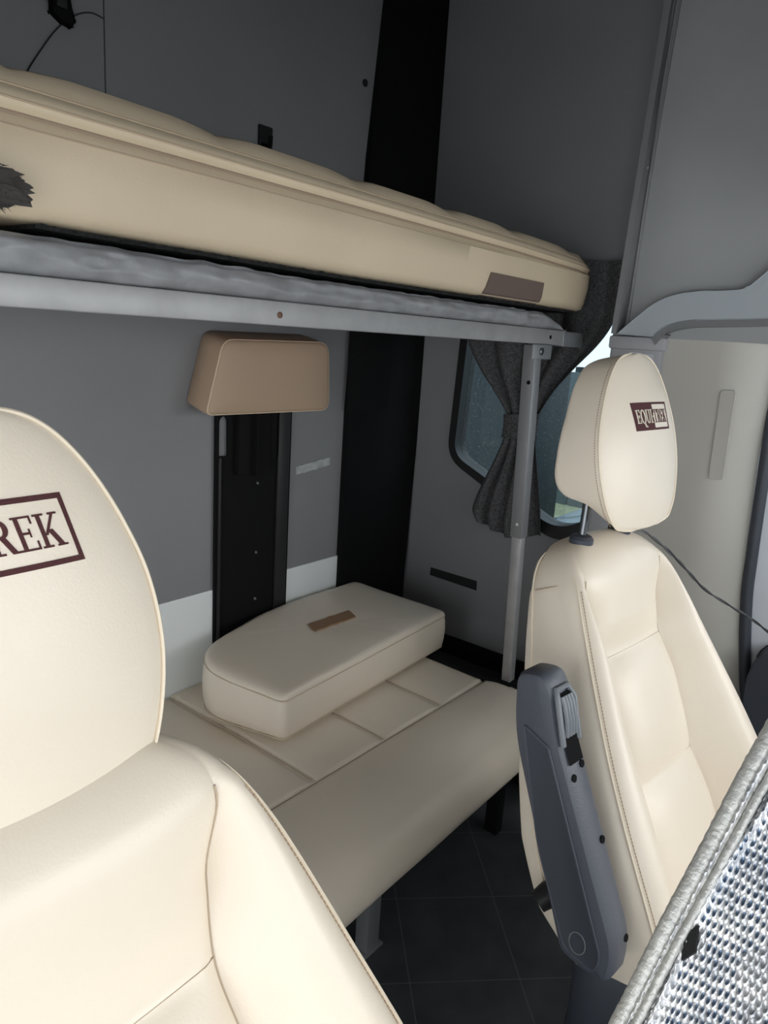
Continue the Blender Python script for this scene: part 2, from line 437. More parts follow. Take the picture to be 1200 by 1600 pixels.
def back_loop(s, yp, M=56):
    w = max(.004, sinterp(s, WS)); nk = interp(s, NK); r = min(.034, w*.6)
    pts = []; tc = 1-r/w
    wcs = min(sinterp(s, WC), .86*w)
    NB_, NC_ = 16, 30
    cols = [-w+(w-wcs)*math.sin(PI/2*k/NB_)**1.2 if False else -w+(w-wcs)*(.5-.5*math.cos(PI*k/NB_)) for k in range(NB_)]
    cols += [-wcs*math.cos(PI*k/NC_)*.7+.3*(-wcs+2*wcs*k/NC_) for k in range(NC_+1)]
    cols += [-c for c in cols[:NB_][::-1]]
    for a in cols:
        t = a/w; n = nfront(a, s)
        if abs(t) > tc: n -= r*(1-math.sqrt(max(0, 1-((abs(t)-tc)/(1-tc))**2)))
        pts.append((a, n))
    ne = pts[-1][1]; nb2 = max(.004, (ne-nk))
    for k in range(1, 8): pts.append((w*(1+.03*math.sin(PI*k/8)), ne-nb2*.8*k/8))
    for k in range(0, 25):
        ph = PI*k/24; c_ = math.cos(ph); s_ = math.sin(ph)
        pts.append((w*math.copysign(abs(c_)**(.55+.45*smooth((s-.42)/.10)), c_), ne-nb2*.8-nb2*.2*s_**.5 if s_ > 0 else ne-nb2*.8))
    for k in range(7, 0, -1): pts.append((-w*(1+.03*math.sin(PI*k/8)), ne-nb2*.8*k/8))
    return [bpt(a, s, n, yp) for a, n in pts]
def side_seam(s, yp, sg, off=0.0):
    w = max(.004, sinterp(s, WS)); r = min(.034, w*.6)
    a = w*(1-.25*r/w)
    n = nfront(a, s)-r*(1-math.sqrt(max(0, 1-(1-.25)**2)))+off
    return bpt(sg*(a+.0005), s, n+.001, yp)

HSC = [1.0, 1.04]
# headrest profile (s measured up its own axis)
HS = [(0, .045), (.005, .080), (.016, .096), (.035, .111), (.07, .1235), (.105, .1275), (.145, .122), (.18, .108), (.21, .0905), (.232, .072), (.245, .055), (.252, .037), (.255, .014)]
HK = [(0, .003), (.02, -.012), (.045, -.040), (.058, -.078), (.08, -.092), (.12, -.085), (.17, -.074), (.22, -.068), (.245, -.060), (.255, -.042)]
TT = math.radians(11.6)
def hpt(a, s, n, hy, hz):
    a, s, n = a*HSC[0], s*HSC[1], n*HSC[0]
    return Vector((a, hy+s*math.sin(TT)-n*math.cos(TT), hz+s*math.cos(TT)+n*math.sin(TT)))
def hfront(a, s):
    w = max(.01, sinterp(s, HS))
    f = .026*(max(0, math.sin(PI*min(1, max(0, (s+.012)/.275))))**.55)
    return f*max(0, 1-(a/w)**2)**.75
def head_loop(s, hy, hz, M=48):
    w = max(.004, sinterp(s, HS)); nk = sinterp(s, HK); pts = []
    for k in range(M+1):
        t = -1+2*k/M; t = math.sin(t*PI/2)*.5+t*.5
        pts.append((w*t, hfront(w*t, s)))
    d = -nk
    for k in range(1, 8): pts.append((w*(1-.05*(k/8)**2), -d*.75*k/8))
    for k in range(25):
        ph = PI*k/24; c_, s_ = math.cos(ph), math.sin(ph)
        pts.append((.95*w*math.copysign(abs(c_)**.6, c_), -d*.75-d*.25*max(0, s_)**.6))
    for k in range(7, 0, -1): pts.append((-w*(1-.05*(k/8)**2), -d*.75*k/8))
    return [hpt(a, s, n, hy, hz) for a, n in pts]

# serif capitals as strokes on a unit-height grid: (polygon list, advance)
def bar(x0, y0, x1, y1): return [(x0, y0), (x1, y0), (x1, y1), (x0, y1)]
def diag(x0, y0, x1, y1, w): return [(x0, y0), (x0+w, y0), (x1+w, y1), (x1, y1)]
sw, hw = .145, .06
def ser(x0, x1, y, h=hw): return bar(x0, y, x1, y+h)
def arc(cx, cy, rx, ry, tx, ty, a0, a1, n=14):
    o = [(cx+rx*math.cos(a0+(a1-a0)*k/n), cy+ry*math.sin(a0+(a1-a0)*k/n)) for k in range(n+1)]
    i = [(cx+(rx-tx)*math.cos(a0+(a1-a0)*k/n), cy+(ry-ty)*math.sin(a0+(a1-a0)*k/n)) for k in range(n, -1, -1)]
    return [[o[k], o[k+1], i[n-1-k], i[n-k]] for k in range(n)]
GL = {
 'E': ([bar(.09, 0, .09+sw, 1), ser(0, .68, 0), ser(0, .66, 1-hw), bar(.2, .47, .48, .54), bar(.62, 0, .68, .26), bar(.60, .76, .66, 1), bar(.46, .38, .51, .63)], .76),
 'Q': (arc(.46, .5, .46, .52, .17, .07, 0, 2*PI, 26)+[diag(.70, -.30, .42, .04, .20), bar(.70, -.30, 1.0, -.22)], 1.0),
 'U': ([bar(.10, .30, .10+sw, 1), bar(.68, .30, .76, 1), ser(0, .38, 1-hw), ser(.56, .88, 1-hw)]+arc(.43, .32, .33, .34, .13, .08, PI, 2*PI), .95),
 'I': ([bar(.12, 0, .12+sw, 1), ser(0, .41, 0), ser(0, .41, 1-hw)], .50),
 '-': ([bar(.0, .36, .24, .47)], .30),
 'T': ([bar(.32, 0, .32+sw, 1), ser(.18, .63, 0), ser(0, .81, 1-hw), bar(0, .74, .055, 1), bar(.755, .74, .81, 1)], .86),
 'R': ([bar(.10, 0, .10+sw, 1), ser(0, .40, 0), bar(.1, 1-hw, .46, 1), bar(.2, .46, .46, .53), ser(0, .15, 1-hw), diag(.62, 0, .36, .5, .20), bar(.62, 0, .92, hw)]+arc(.44, .73, .30, .27, .17, .075, -PI/2, PI/2), .92),
 'K': ([bar(.10, 0, .10+sw, 1), ser(0, .38, 0), ser(0, .38, 1-hw), diag(.22, .36, .68, 1, .10), diag(.64, 0, .34, .52, .20), ser(.54, .92, 0), ser(.55, .88, 1-hw)], .94),
}
def emblem_quad(bm, fn, poly, d0, d1, nsub=1):
    # poly: convex quad in emblem mm-coords, mapped to the headrest front and given thickness; subdivided along x
    P = [Vector((p[0], p[1], 0)) for p in poly]
    if len(P) == 4 and nsub > 1:
        rows = []
        for k in range(nsub+1):
            t = k/nsub; rows.append((P[0].lerp(P[1], t), P[3].lerp(P[2], t)))
        for (a0, b0), (a1, b1) in zip(rows, rows[1:]): emblem_quad(bm, fn, [a0, a1, b1, b0], d0, d1)
        return
    f = [bm.verts.new(fn(p[0], p[1], d1)) for p in P]; b = [bm.verts.new(fn(p[0], p[1], d0)) for p in P]
    bm.faces.new(f); bm.faces.new(b[::-1])
    for k in range(len(P)): bm.faces.new((f[k], b[k], b[(k+1) % len(P)], f[(k+1) % len(P)]))
def text_quads(bm, fn, txt, x0, x1, y0, h, d0, d1):
    adv = sum(GL[c][1] for c in txt); sc = (x1-x0)/adv; x = x0
    for c in txt:
        for poly in GL[c][0]:
            emblem_quad(bm, fn, [(x+p[0]*sc, y0+p[1]*h) for p in poly], d0, d1)
        x += GL[c][1]*sc

def make_seat(name, label, loc, rotz, yp, hy, hz, ea, es, armrest, EW=.15, SH=.32):
    t = thing(name, label, 'car seat', loc, rotz, absolute=False)
    # backrest
    ss = [-.04+.56*k/84 for k in range(85)]+[.525, .533, .54, .547, .553, .558, .562, .566, .569, .571]
    bm = loft(bmesh.new(), [back_loop(s, yp) for s in ss])
    tv = [v for v in bm.verts if (v.co.z-.5)*math.cos(TH)+(v.co.y-yp)*math.sin(TH) > .505]
    for _ in range(10): bmesh.ops.smooth_vert(bm, verts=tv, factor=.5, use_axis_x=True, use_axis_y=True, use_axis_z=True)
    br = obj('backrest', bm, LEATHER, t, angle=60)
    for sg in (-1, 1):
        bm = bmesh.new(); tube(bm, [side_seam(s, yp, sg) for s in [-.03+.545*k/60 for k in range(61)]], [.0020*min(1, (60.3-k)/8) for k in range(61)], 6)
        obj('edge_piping', bm, PIPING, br)
    def rear_pt(s, sg, f):
        w = max(.004, sinterp(s, WS)); r = min(.034, w*.6)
        ne = nfront(w, s)-r; nk = sinterp(s, NK)
        return bpt(sg*(w*(1+.03*math.sin(PI*f/.8) if f < .8 else 1)+.0010), s, ne-(ne-nk)*f, yp)
    for sg in (-1, 1):
        bm = bmesh.new(); tube(bm, [rear_pt(s, sg, .72) for s in [-.03+.585*math.sin(PI/2*k/90) for k in range(91)]], [.0018*min(1, (90.3-k)/12) for k in range(91)], 6)
        obj('rear_piping', bm, PIPING, br)
    for sg in (-1, 1):
        bm = bmesh.new(); tube(bm, [rear_pt(.503, sg, .72*k/14-.06) for k in range(15)], [.0003+.0009*math.sin(PI*k/14)**.4 if 0 < k < 14 else .0003 for k in range(15)], 6)
        obj('shoulder_seam', bm, SEAM, br)
    bm = bmesh.new()
    for sg in (-1, 1):
        tube(bm, [bpt(sg*min(sinterp(s, WC), .86*sinterp(s, WS)), s, nfront(min(sinterp(s, WC), .86*sinterp(s, WS)), s)+.0006, yp) for s in [.0+.50*k/60 for k in range(61)]], .0008, 6)
    for s0 in (.175, .375):
        wc = sinterp(s0, WC)
        tube(bm, [bpt(wc*(-1+2*k/20), s0, nfront(wc*(-1+2*k/20), s0)+.0007, yp) for k in range(21)], .0005, 6)
    obj('panel_seam', bm, SEAM, br)
    for sg in (-1, 1):
        bm = bmesh.new()
        for k in range(110):
            s = -.02+.51*k/110
            p0 = side_seam(s, yp, sg, .0); p1 = side_seam(s+.0034, yp, sg, .0)
            d = Vector((-sg*.004, -.0035, .002))
            tube(bm, [p0+d, p1+d], .0007, 5)
        obj('stitching', bm, THREAD, br)
    # headrest
    hs = [.255*math.sin(PI/2*k/110) for k in range(111)]
    hs = [0, .001, .002, .0035, .005]+[h for h in hs if h > .006]
    hd = obj('headrest', loft(bmesh.new(), [head_loop(s, hy, hz) for s in hs]), LEATHER, t, angle=60)
    bm = bmesh.new()
    ring = [hpt(sinterp(s, HS)+.0005, s, .0015, hy, hz) for s in [.2545*math.sin(PI/2*k/130) for k in range(131)]]+[hpt(-sinterp(s, HS)-.0005, s, .0015, hy, hz) for s in [.2545*math.sin(PI/2*k/130) for k in range(130, -1, -1)]]
    tube(bm, ring, .0017, 6, closed=True)
    obj('head_piping', bm, PIPING, hd)
    for sg in (-1, 1):
        bm = bmesh.new()
        for k in range(62):
            s = .012+.23*k/62
            tube(bm, [hpt(sg*(sinterp(s+e, HS)+.0008), s+e, -.0055, hy, hz) for e in (0, .0022)], .0006, 5)
        obj('head_stitching', bm, THREAD, hd)
    # emblem on the headrest front
    EH = .0405
    def fn(u, v, d):
        a = ea+u-EW-(v-EH/2)*SH; s = es-EH/2+v
        return hpt(a, s, hfront(a, s)+d, hy, hz)
    bm = bmesh.new()
    b_ = .0032
    emblem_quad(bm, fn, [(0, 0), (EW, 0), (EW, b_), (0, b_)], -.002, .0008, 28)
    emblem_quad(bm, fn, [(0, EH-b_), (EW, EH-b_), (EW, EH), (0, EH)], -.002, .0008, 28)
    emblem_quad(bm, fn, [(EW-b_, b_), (EW, b_), (EW, EH-b_), (EW-b_, EH-b_)], -.002, .0008, 2)
    for j in range(8): emblem_quad(bm, fn, [(0, b_+(EH-2*b_)*j/8), (EW*.49, b_+(EH-2*b_)*j/8), (EW*.49, b_+(EH-2*b_)*(j+1)/8), (0, b_+(EH-2*b_)*(j+1)/8)], -.002, .0008, 16)
    em = obj('emblem_patch', bm, BURGUNDY, hd, smooth=False)
    em['label'] = 'burgundy embroidered name patch'
    bm = bmesh.new()
    text_quads(bm, fn, 'TREK', EW*.505, EW-.0075, .0105, .0195, .0, .0007)
    obj('dark_lettering', bm, BURGUNDY, hd, smooth=False)
    bm = bmesh.new()
    text_quads(bm, fn, 'EQUI', .006, EW*.455, .0105, .0195, .0006, .0018)
    emblem_quad(bm, fn, [(EW*.46, .0185), (EW*.49, .0185), (EW*.49, .0210), (EW*.46, .0210)], .0006, .0018)
    obj('light_lettering', bm, EMB_CREAM, hd, smooth=False)
    # headrest posts
    for sg in (-1, 1):
        a = sg*.062
        top = hpt(a, .10, -.045, hy, hz); bot = bpt(a, .562, -.016 if armrest else -.05, yp) - Vector((0, 0, 0 if armrest else .03)); bot2 = bpt(a, .50, -.034, yp)
        bm = bmesh.new(); tube(bm, [top, bot, bot2], .0065, 14)
        po = obj('headrest_post', bm, DARK_STEEL, t, angle=50)
        bm = bmesh.new()
        U = (top-bot).normalized()
        q = bot+U*.0
        tube(bm, [q-U*.014, q-U*.006, q+U*.001, q+U*.006, q+U*.008], [.018, .019, .019, .015, .010], 20)
        obj('post_collar', bm, NAVY_D, po)
    # seat cushion and base
    bm = bmesh.new(); loops = []
    for i in range(40):
        q = i/39; y = yp+.02-.50*q
        e = max(0, 1-((q-.5)/.5)**2)**.18 if 0 < q < 1 else .3
        w = .245*(.9+.1*e); L = []
        top = .505+.045*q-.035*(1-e); botz = .36
        for k in range(33):
            tt = -1+2*k/32; aa = abs(tt)
            zt = top+.030*max(0, min(1, (aa-.5)/.25))-(.035*max(0, (aa-.8)/.2)**2)
            L.append((w*tt, y, zt))
        for k in range(9): L.append((w*(1-2*k/8), y, botz))
        loops.append([Vector(p) for p in L])
    obj('seat_cushion', loft(bm, loops), LEATHER, t, angle=60)
    bm = bmesh.new()
    prism(bm, [tuple(p) for p in round_poly([(-.215, yp-.40), (.215, yp-.40), (.215, yp+.10), (-.215, yp+.10)], .05)], XY, 0, .30, bev=.01)
    prism(bm, [tuple(p) for p in round_poly([(-.250, yp-.42), (.25, yp-.42), (.25, yp+.085), (-.25, yp+.085)], .06)], XY, .28, .47, bev=.02)
    obj('seat_base', bm, NAVY_D, t)
    if armrest:
        x0, x1 = -.322, -.268      # inboard side and seat side, local
        dy = -.0
        prof = [(.414, .885), (.409, .80), (.300, .522), (.268, .516), (.229, .518), (.226, .570), (.340, .815), (.356, .870), (.372, .893)]
        oy = loc[1]
        pr_ = [(p[0]-oy+AR_DY, p[1]) for p in prof]
        cr = [tuple(p) for p in round_poly(pr_, [.022, .10, .012, .01, .012, .025, .06, .02, .012], 6)]
        bm = bmesh.new(); cc = sum((Vector(p) for p in cr), Vector((0, 0)))/len(cr); al = []
        for off, xx in ((.55, x0), (.012, x0), (.004, x0+.003), (0, x0+.011), (0, x1-.011), (.004, x1-.003), (.012, x1), (.55, x1)):
            L = []
            for k in range(len(cr)):
                p = Vector(cr[k]); tn = Vector(cr[(k+1) % len(cr)])-Vector(cr[k-1]); tn.normalize(); nn = Vector((-tn.y, tn.x))
                if nn.dot(cc-p) < 0: nn = -nn
                q = p+nn*off if off < .1 else p.lerp(cc, .97) 
                L.append(Vector((xx, q.x, q.y)))
            al.append(L)
        loft(bm, al)
        ar = obj('armrest', bm, NAVY, t)
        ar['label'] = 'folded up navy grey plastic armrest'
        yy = lambda v: v-oy+AR_DY
        # inset side panel with a raised edge
        pan = round_poly([(yy(.389), .815), (yy(.350), .800), (yy(.241), .556), (yy(.246), .530), (yy(.290), .535), (yy(.348), .660)], [.005, .004, .012, .010, .010, .03])
        bm = bmesh.new(); prism(bm, [tuple(p) for p in pan], YZ, x0-.0016, x0+.004, bev=.001)
        obj('side_panel', bm, NAVY_D, ar)
        bm = bmesh.new()
        lip = [(x0-.001, p[0], p[1]) for p in pan]
        tube(bm, lip, .0019, 6, closed=True); obj('panel_edge', bm, NAVY, ar)
        ov = [(yy(.273)+.0115*math.cos(2*PI*k/28), .556+.0155*math.sin(2*PI*k/28)) for k in range(28)]
        bm = bmesh.new(); prism(bm, ov, YZ, x0-.0026, x0+.002, bev=.0006)
        obj('pivot_cap', bm, NAVY_D, ar)
        bm = bmesh.new(); tube(bm, [(x0-.0024, p[0], p[1]) for p in ov], .0008, 6, closed=True); obj('pivot_ring', bm, LIPGREY, ar)
        # front (folded underside): release button in its frame, screw holes
        def fp(xf, z, off=0.0):
            y = interp(z, [(.498, .229), (.515, .228), (.548, .227), (.565, .2265), (.695, .285), (.775, .3205), (.812, .3375), (.865, .351), (.886, .367)])
            return Vector((lerp(x0, x1, xf), yy(y)-off, z))
        bm = bmesh.new()
        for xf in (.30, .42, .54, .66):
            tube(bm, [fp(xf, .816, .0035), fp(xf, .835, .006), fp(xf, .856, .0045), fp(xf, .866, .002)], .0037, 8)
        obj('release_button', bm, TRIM_BTN, ar)
        bm = bmesh.new()
        ringp = [fp(.14, .806, .001), fp(.14, .860, .001), fp(.24, .874, .001), fp(.72, .874, .001), fp(.84, .860, .001), fp(.84, .806, .001)]
        tube(bm, ringp, .0042, 8); obj('button_frame', bm, TRIM_BTN, ar)
        bm = bmesh.new()
        b2 = [fp(.20, .808, .0006), fp(.80, .808, .0006), fp(.80, .866, .0006), fp(.20, .866, .0006)]
        grid(bm, [[fp(.2+.6*k/4, .782+.086*j/8, .0012) for k in range(5)] for j in range(9)])
        obj('button_recess', bm, BLACK, ar)
        for xf, z in ((.28, .766), (.72, .776), (.74, .686), (.74, .570)):
            bm = bmesh.new(); p = fp(xf, z)+Vector((0, -.0022 if .6 < z < .72 else 0, 0)); tube(bm, [p+Vector((0, .006, -.002)), p+Vector((0, -.0004, .0001))], .0052, 14)
            obj('screw_hole', bm, BLACK, ar)
        bm = bmesh.new()
        kx = -.245
        tube(bm, [(kx, yy(.335), .56), (kx-.02, yy(.352), .545), (kx-.035, yy(.36), .535)], [.014, .018, .015], 14)
        obj('recline_knob', bm, BLACK_MID, t)
    return t
TRIM_BTN = mat('worn_grey_plastic', (.17, .19, .21), .4)
AR_DY = -.034
HSC[:] = [.965, 1.14]; WSC[0] = 1.10
make_seat('cab_seat', 'cream leather cab seat nearest the viewer, headrest pushed down onto its backrest, no armrest showing', (.181, 0, 0), 0.0, .203, .424, .957, .061, .184, False, .152, .24)
HSC[:] = [1.0, 1.055]; WSC[0] = 1.0; RS = math.radians(-6)
make_seat('cab_seat', 'cream leather cab seat on the far side with raised headrest and dark folded-up armrest', (1.10, .0, 0), RS, .207, .381, 1.034, .058, .163, True, .113, .20)

# ------------------------------------------------------------------ bunk
t = thing('bunk_bed', 'aluminium framed bunk shelf with one square support post, above the bench', 'bunk', (1.6, .82, .44))
bm = bmesh.new(); box(bm, -.65, 1.655, .800, .826, 1.305, 1.339, .0025)
ra = obj('front_rail', bm, ALU, t)
for x, z, m_ in ((.745, 1.320, RUST), (1.585, 1.322, BLACK)):
    bm = bmesh.new(); tube(bm, [(x, .803, z), (x, .7985, z), (x, .7975, z)], [.0045, .0045, .0025], 12)
    obj('rail_screw', bm, m_, ra)
bm = bmesh.new(); box(bm, 1.657, 1.765, .801, .830, 1.303, 1.338, .0025); box(bm, 1.652, 1.662, .7985, .828, 1.303, 1.341, .002)
obj('rail_end', bm, ALU_DARK, t)
bm = bmesh.new(); box(bm, -.65, 1.76, .827, YB-.022, 1.314, 1.336, .002)
obj('bed_board', bm, WOODB, t)
P0, P1 = Vector((1.548, .822, 1.303)), Vector((1.606, .822, .452))
def sq(bm, a, b, hx_, hy_, bev=.0015):
    b2 = bmesh.new(); L = (b-a).length
    box(b2, -hx_, hx_, -hy_, hy_, 0, L, bev)
    q = (b-a).to_track_quat('Z', 'Y').to_matrix().to_4x4()
    zz = (b-a).normalized(); yy_ = Vector((0, 1, 0)); xx = yy_.cross(zz).normalized(); yy_ = zz.cross(xx)
    M = Matrix((( xx.x, yy_.x, zz.x, a.x), (xx.y, yy_.y, zz.y, a.y), (xx.z, yy_.z, zz.z, a.z), (0, 0, 0, 1)))
    merge(bm, b2, M); return bm
po = obj('support_post', sq(bmesh.new(), P0.lerp(P1, .54), P0, .0155, .0155), ALU_DARK, t)
obj('inner_tube', sq(bmesh.new(), P1, P0.lerp(P1, .50), .0125, .0125), ALU, po)
bm = bmesh.new(); box(bm, 1.505, 1.590, .797, .803, 1.272, 1.304, .0012); box(bm, 1.560, 1.60, .80, .84, 1.272, 1.304, .0012)
obj('post_bracket', bm, ALU_DARK, po)
bm = bmesh.new(); tube(bm, [(1.543, .800, 1.289), (1.543, .7945, 1.289), (1.543, .793, 1.289)], [.0085, .0085, .005], 16)
obj('bracket_bolt', bm, DARK_STEEL, po)
bm = bmesh.new()
a = P0.lerp(P1, .10); tube(bm, [a+Vector((-.012, -.004, 0)), a+Vector((-.0162, -.004, 0))], .0048, 12)
obj('adjust_hole', bm, BLACK, po)
bm = bmesh.new()
a = P0.lerp(P1, .50); tube(bm, [a+Vector((-.012, -.002, 0)), a+Vector((-.0172, -.002, 0))], .0040, 12)
obj('lock_button', bm, STEEL, po)

# grey quilted pad lying on the bunk
bm = bmesh.new(); loops = []
N = 240
for i in range(N+1):
    q = i/N; x = lerp(-.63, 1.640, q)
    e = max(0.02, min(1, (1.640-x)/.10))**.5
    top = 1.3385+.0365*e+.002*noise.noise((x*7, 3, 0))+.003*noise.noise((x*30, 1, 0)) + .006*max(0, min(1, (.9-x)/.6))
    L = []
    for k in range(25):
        v = k/24
        z = lerp(1.3395, top, v)
        y = .808-.012*math.sin(PI*v)**.6+.004*noise.noise((x*14, z*60, 2))+.003*noise.noise((x*40, z*90, 5))
        if v > .86: y += .003*math.sin((v-.86)/.14*PI)
        L.append(Vector((x, y, z)))
    for k in range(1, 10): L.append(Vector((x, lerp(.812, 1.34, k/9), top)))
    L.append(Vector((x, 1.34, 1.3395))); L.append(Vector((x, .95, 1.3395)))
    loops.append(L)
loft(bm, loops)
tag(obj('quilted_pad', bm, QUILT, angle=60), 'thin grey satin quilted pad lying on the bunk shelf under the mattress', 'bed pad')
# black mesh liner
bm = bmesh.new(); loops = []
for i in range(200):
    x = lerp(.40, 1.70, i/199); z0 = 1.3815+.006*max(0, min(1, (.9-x)/.6))+.0008*noise.noise((x*9, 0, 0))
    yf = .803+.004*noise.noise((x*60, 4, 1))
    loops.append([Vector((x, yf, z0)), Vector((x, 1.33, z0)), Vector((x, 1.33, z0+.0035)), Vector((x, yf, z0+.0045+.003*abs(noise.noise((x*80, 2, 2)))))])
loft(bm, loops)
tag(obj('mesh_liner', bm, MESH_BLACK, angle=80), 'black mesh liner sheet showing between the bunk mattress and the grey pad', 'liner')

# bunk mattress
def mat_top(x):
    seams = [.12, .395, .661, .931, 1.189, 1.426, 1.70]
    d = min(abs(x-s) for s in seams)
    return .009*min(1, d/.07)**.6-.006
t = thing('bunk_mattress', 'thick cream leatherette bunk mattress with a zip along its front edge', 'mattress', (.9, 1.0, 1.386))
def mloop(x):
    zb = 1.3885+.006*max(0, min(1, (.9-x)/.6)); ex = max(0.0, (x-1.735)/.06)
    sh = 1-math.sqrt(max(0, 1-min(1, ex)**2)) if ex > 0 else 0
    sag = interp(x, [(.30, 0), (.9, -.004), (1.4, -.008), (1.7, -.014), (1.8, -.022)])
    tp = 1.540+sag+mat_top(x)+interp(x, [(.3, .007), (.9, .002), (1.5, 0)])
    yf = .803+.05*sh
    up_ = 0.0
    w = .004*noise.noise((x*3, 1, 7))
    prof = [(yf+.018, zb), (yf+.006, zb+.004), (yf+w, zb+.018), (yf-.006+w, zb+.055), (yf-.006+w, zb+.085), (yf-.004, 1.481+sag), (yf-.001, 1.489+sag), (yf+.0060, 1.494+sag), (yf-.001, 1.499+sag), (yf-.003, 1.506+sag), (yf+.002, 1.514+sag), (yf+.008, 1.5195+sag), (yf+.0125, 1.522+sag), (yf+.014, 1.5245+sag), (yf+.028, tp-.002), (yf+.055, tp+.006), (yf+.10, tp+.008), (yf+.2, tp+.008), (1.22, tp+.008), (1.31, tp), (1.34, tp-.02), (1.345, 1.47), (1.345, zb+.02), (1.33, zb)]
    prof2 = []
    zc = 1.46
    for y, z in prof: prof2.append(Vector((x, y, zc+(z-zc)*(1-.28*sh))))
    return prof2
xs = [-.60+2.33*k/220 for k in range(221)]+[1.738+.057*math.sin(PI/2*k/14) for k in range(15)]
bm = loft(bmesh.new(), [mloop(x) for x in xs])
obj('mattress_body', bm, LEATHER_BED, t, angle=70)
bm = bmesh.new(); tube(bm, [mloop(x)[7]+Vector((0, -.0015, 0)) for x in xs[:-6]], .0026, 6)
obj('zip', bm, mat('zip_tape', (.33, .25, .18), .8), t)
bm = bmesh.new(); tube(bm, [mloop(x)[12]+Vector((0, -.0005, .0002)) for x in xs[:-3]], .0016, 6)
tube(bm, [mloop(x)[5]+Vector((0, -.0004, -.0005)) for x in xs[:-3]], .0013, 6)
tube(bm, [mloop(x)[9]+Vector((0, -.0004, 0)) for x in xs[:-3]], .0013, 6)
obj('seam_line', bm, mat('bed_seam', (.46, .36, .25), .7), t)
bm = bmesh.new()
xp = [lerp(1.292, 1.522, k/20) for k in range(21)]
def mface(x, z):
    L = mloop(x)[:7]
    return interp(z, [(p.z, p.y) for p in L])
fr = [[(x+.012*(v-.5)*(1 if k < 10 else -.6), mface(x, 1.389+.046*v)-.0035, 1.389+.046*v) for k, x in enumerate(xp)] for v in [j/6 for j in range(7)]]
bk = [[(p[0], p[1]+.006, p[2]) for p in r] for r in fr]
slab_from_grid(bm, fr, bk); obj('velcro_patch', bm, VELCRO_G, t)
# fuzzy throw bunched by the mattress foot at the left
bm = bmesh.new(); bmesh.ops.create_icosphere(bm, subdivisions=5, radius=1)
for v in bm.verts:
    n = v.co.copy(); d = 1+.25*noise.noise(n*2.5)+.14*noise.noise(n*9)+.10*noise.noise(n*25)
    v.co = Vector((.275+n.x*.100*d, .780+n.y*.018*d, 1.419+n.z*.032*d))
for k in range(1100):
    a = random.uniform(0, 2*PI); zz = random.uniform(-1, 1); r_ = math.sqrt(1-zz*zz)
    n = Vector((r_*math.cos(a), r_*math.sin(a), zz)); p = Vector((.275+n.x*.100, .780+n.y*.018, 1.419+n.z*.032))
    tip = p+Vector((n.x*.003+random.uniform(-.004, .004), n.y*.003-.001, n.z*.003+random.uniform(-.005, .002)))
    tube(bm, [p, tip], [.0006, .0001], 4, cap=False)
tag(obj('fleece_throw', bm, FUR), 'dark grey-brown fuzzy throw bunched on the bunk at the left photo edge', 'throw')

# ------------------------------------------------------------------ bench
t = thing('bench_seat', 'wide cream leatherette rear bench with stitched panels and grey metal legs', 'bench', (1.0, 1.0, 0))
SX = [.29, .51, .73, .95, 1.17, 1.39]
def bench_pt(y, x, z):
    gx = min(abs(x-s) for s in SX)
    if y > .885: z -= .006*math.exp(-(gx/.006)**2)+.004*math.exp(-(gx/.03)**2)
    return Vector((x, y, z))
def bloop(x):
    e = max(0, min(1, (x-1.565)/.035)); sh = 1-math.sqrt(max(0, 1-e*e))
    yo = .03*(x-1.2)*.8
    prof = []
    for k in range(26): prof.append((lerp(1.366, .893, k/25), .440+.004*math.sin(PI*k/25)))
    prof += [(.886, .4405), (.881, .4365), (.878, .4335), (.875, .4365), (.868, .4425)]
    front = [(.84, .4475), (.80, .449), (.76, .446), (.72, .437), (.69, .424), (.668, .405), (.656, .385), (.652, .366), (.657, .350), (.672, .338), (.70, .333)]
    prof += [(p[0], p[1]) for p in crv([Vector(p) for p in [(.868, .4425)]+front], 3)[1:]]
    prof += [(.80, .333), (1.0, .333), (1.2, .333), (1.366, .333)]
    out = []
    for y, z in prof:
        zz = z - (.020*sh if z > .40 else -.012*sh)
        yy_ = y+yo*max(0, (1-(y-.65)/.25)) if y < .9 else y
        yy_ += .02*sh if y < .68 else 0
        out.append(bench_pt(yy_, x, zz+ .0015*noise.noise((x*6, y*6, 0))))
    return out
xs = [.10+1.455*k/230 for k in range(231)]+[1.565+.035*math.sin(PI/2*k/10) for k in range(1, 11)]
bm = loft(bmesh.new(), [bloop(x) for x in xs])
obj('cushion', bm, LEATHER, t, angle=70)
bm = bmesh.new()
tube(bm, [bloop(x)[28]+Vector((0, 0, .0008)) for x in xs[:-2]], .0014, 6)
for s in SX: tube(bm, [Vector((s, y, .4352+.004*math.sin(PI*(1.366-y)/.473))) for y in [lerp(.89, 1.36, k/20) for k in range(21)]], .0012, 6)
obj('panel_seam', bm, SEAM, t)
bm = bmesh.new(); box(bm, .10, 1.58, .72, YB-.006, .315, .334, .002); obj('frame', bm, ALU_DARK, t)
for x in (.32, 1.072):
    bm = bmesh.new(); box(bm, x-.02, x+.02, .80, .835, 0, .318, .002); box(bm, x-.03, x+.03, .795, .84, 0, .006, .001)
    obj('leg', bm, ALU_DARK, t)
bm = bmesh.new(); box(bm, 1.575, 1.63, .80, 1.36, .25, .45, .004); box(bm, 1.595, 1.625, .80, .84, 0, .26, .003); obj('end_bracket', bm, BLACK, t)

# loose box cushion on the bench
t = thing('box_cushion', 'loose cream box cushion with one rounded corner and tan strip, lying on the bench', 'cushion', (1.3, 1.18, .447))
plan = round_poly([(.982, 1.008), (1.656, 1.056), (1.588, 1.345), (1.25, 1.345), (.915, 1.262)], [.015, .018, .025, .10, .17], 14)
plan = [Vector((p[0], p[1])) for p in plan]
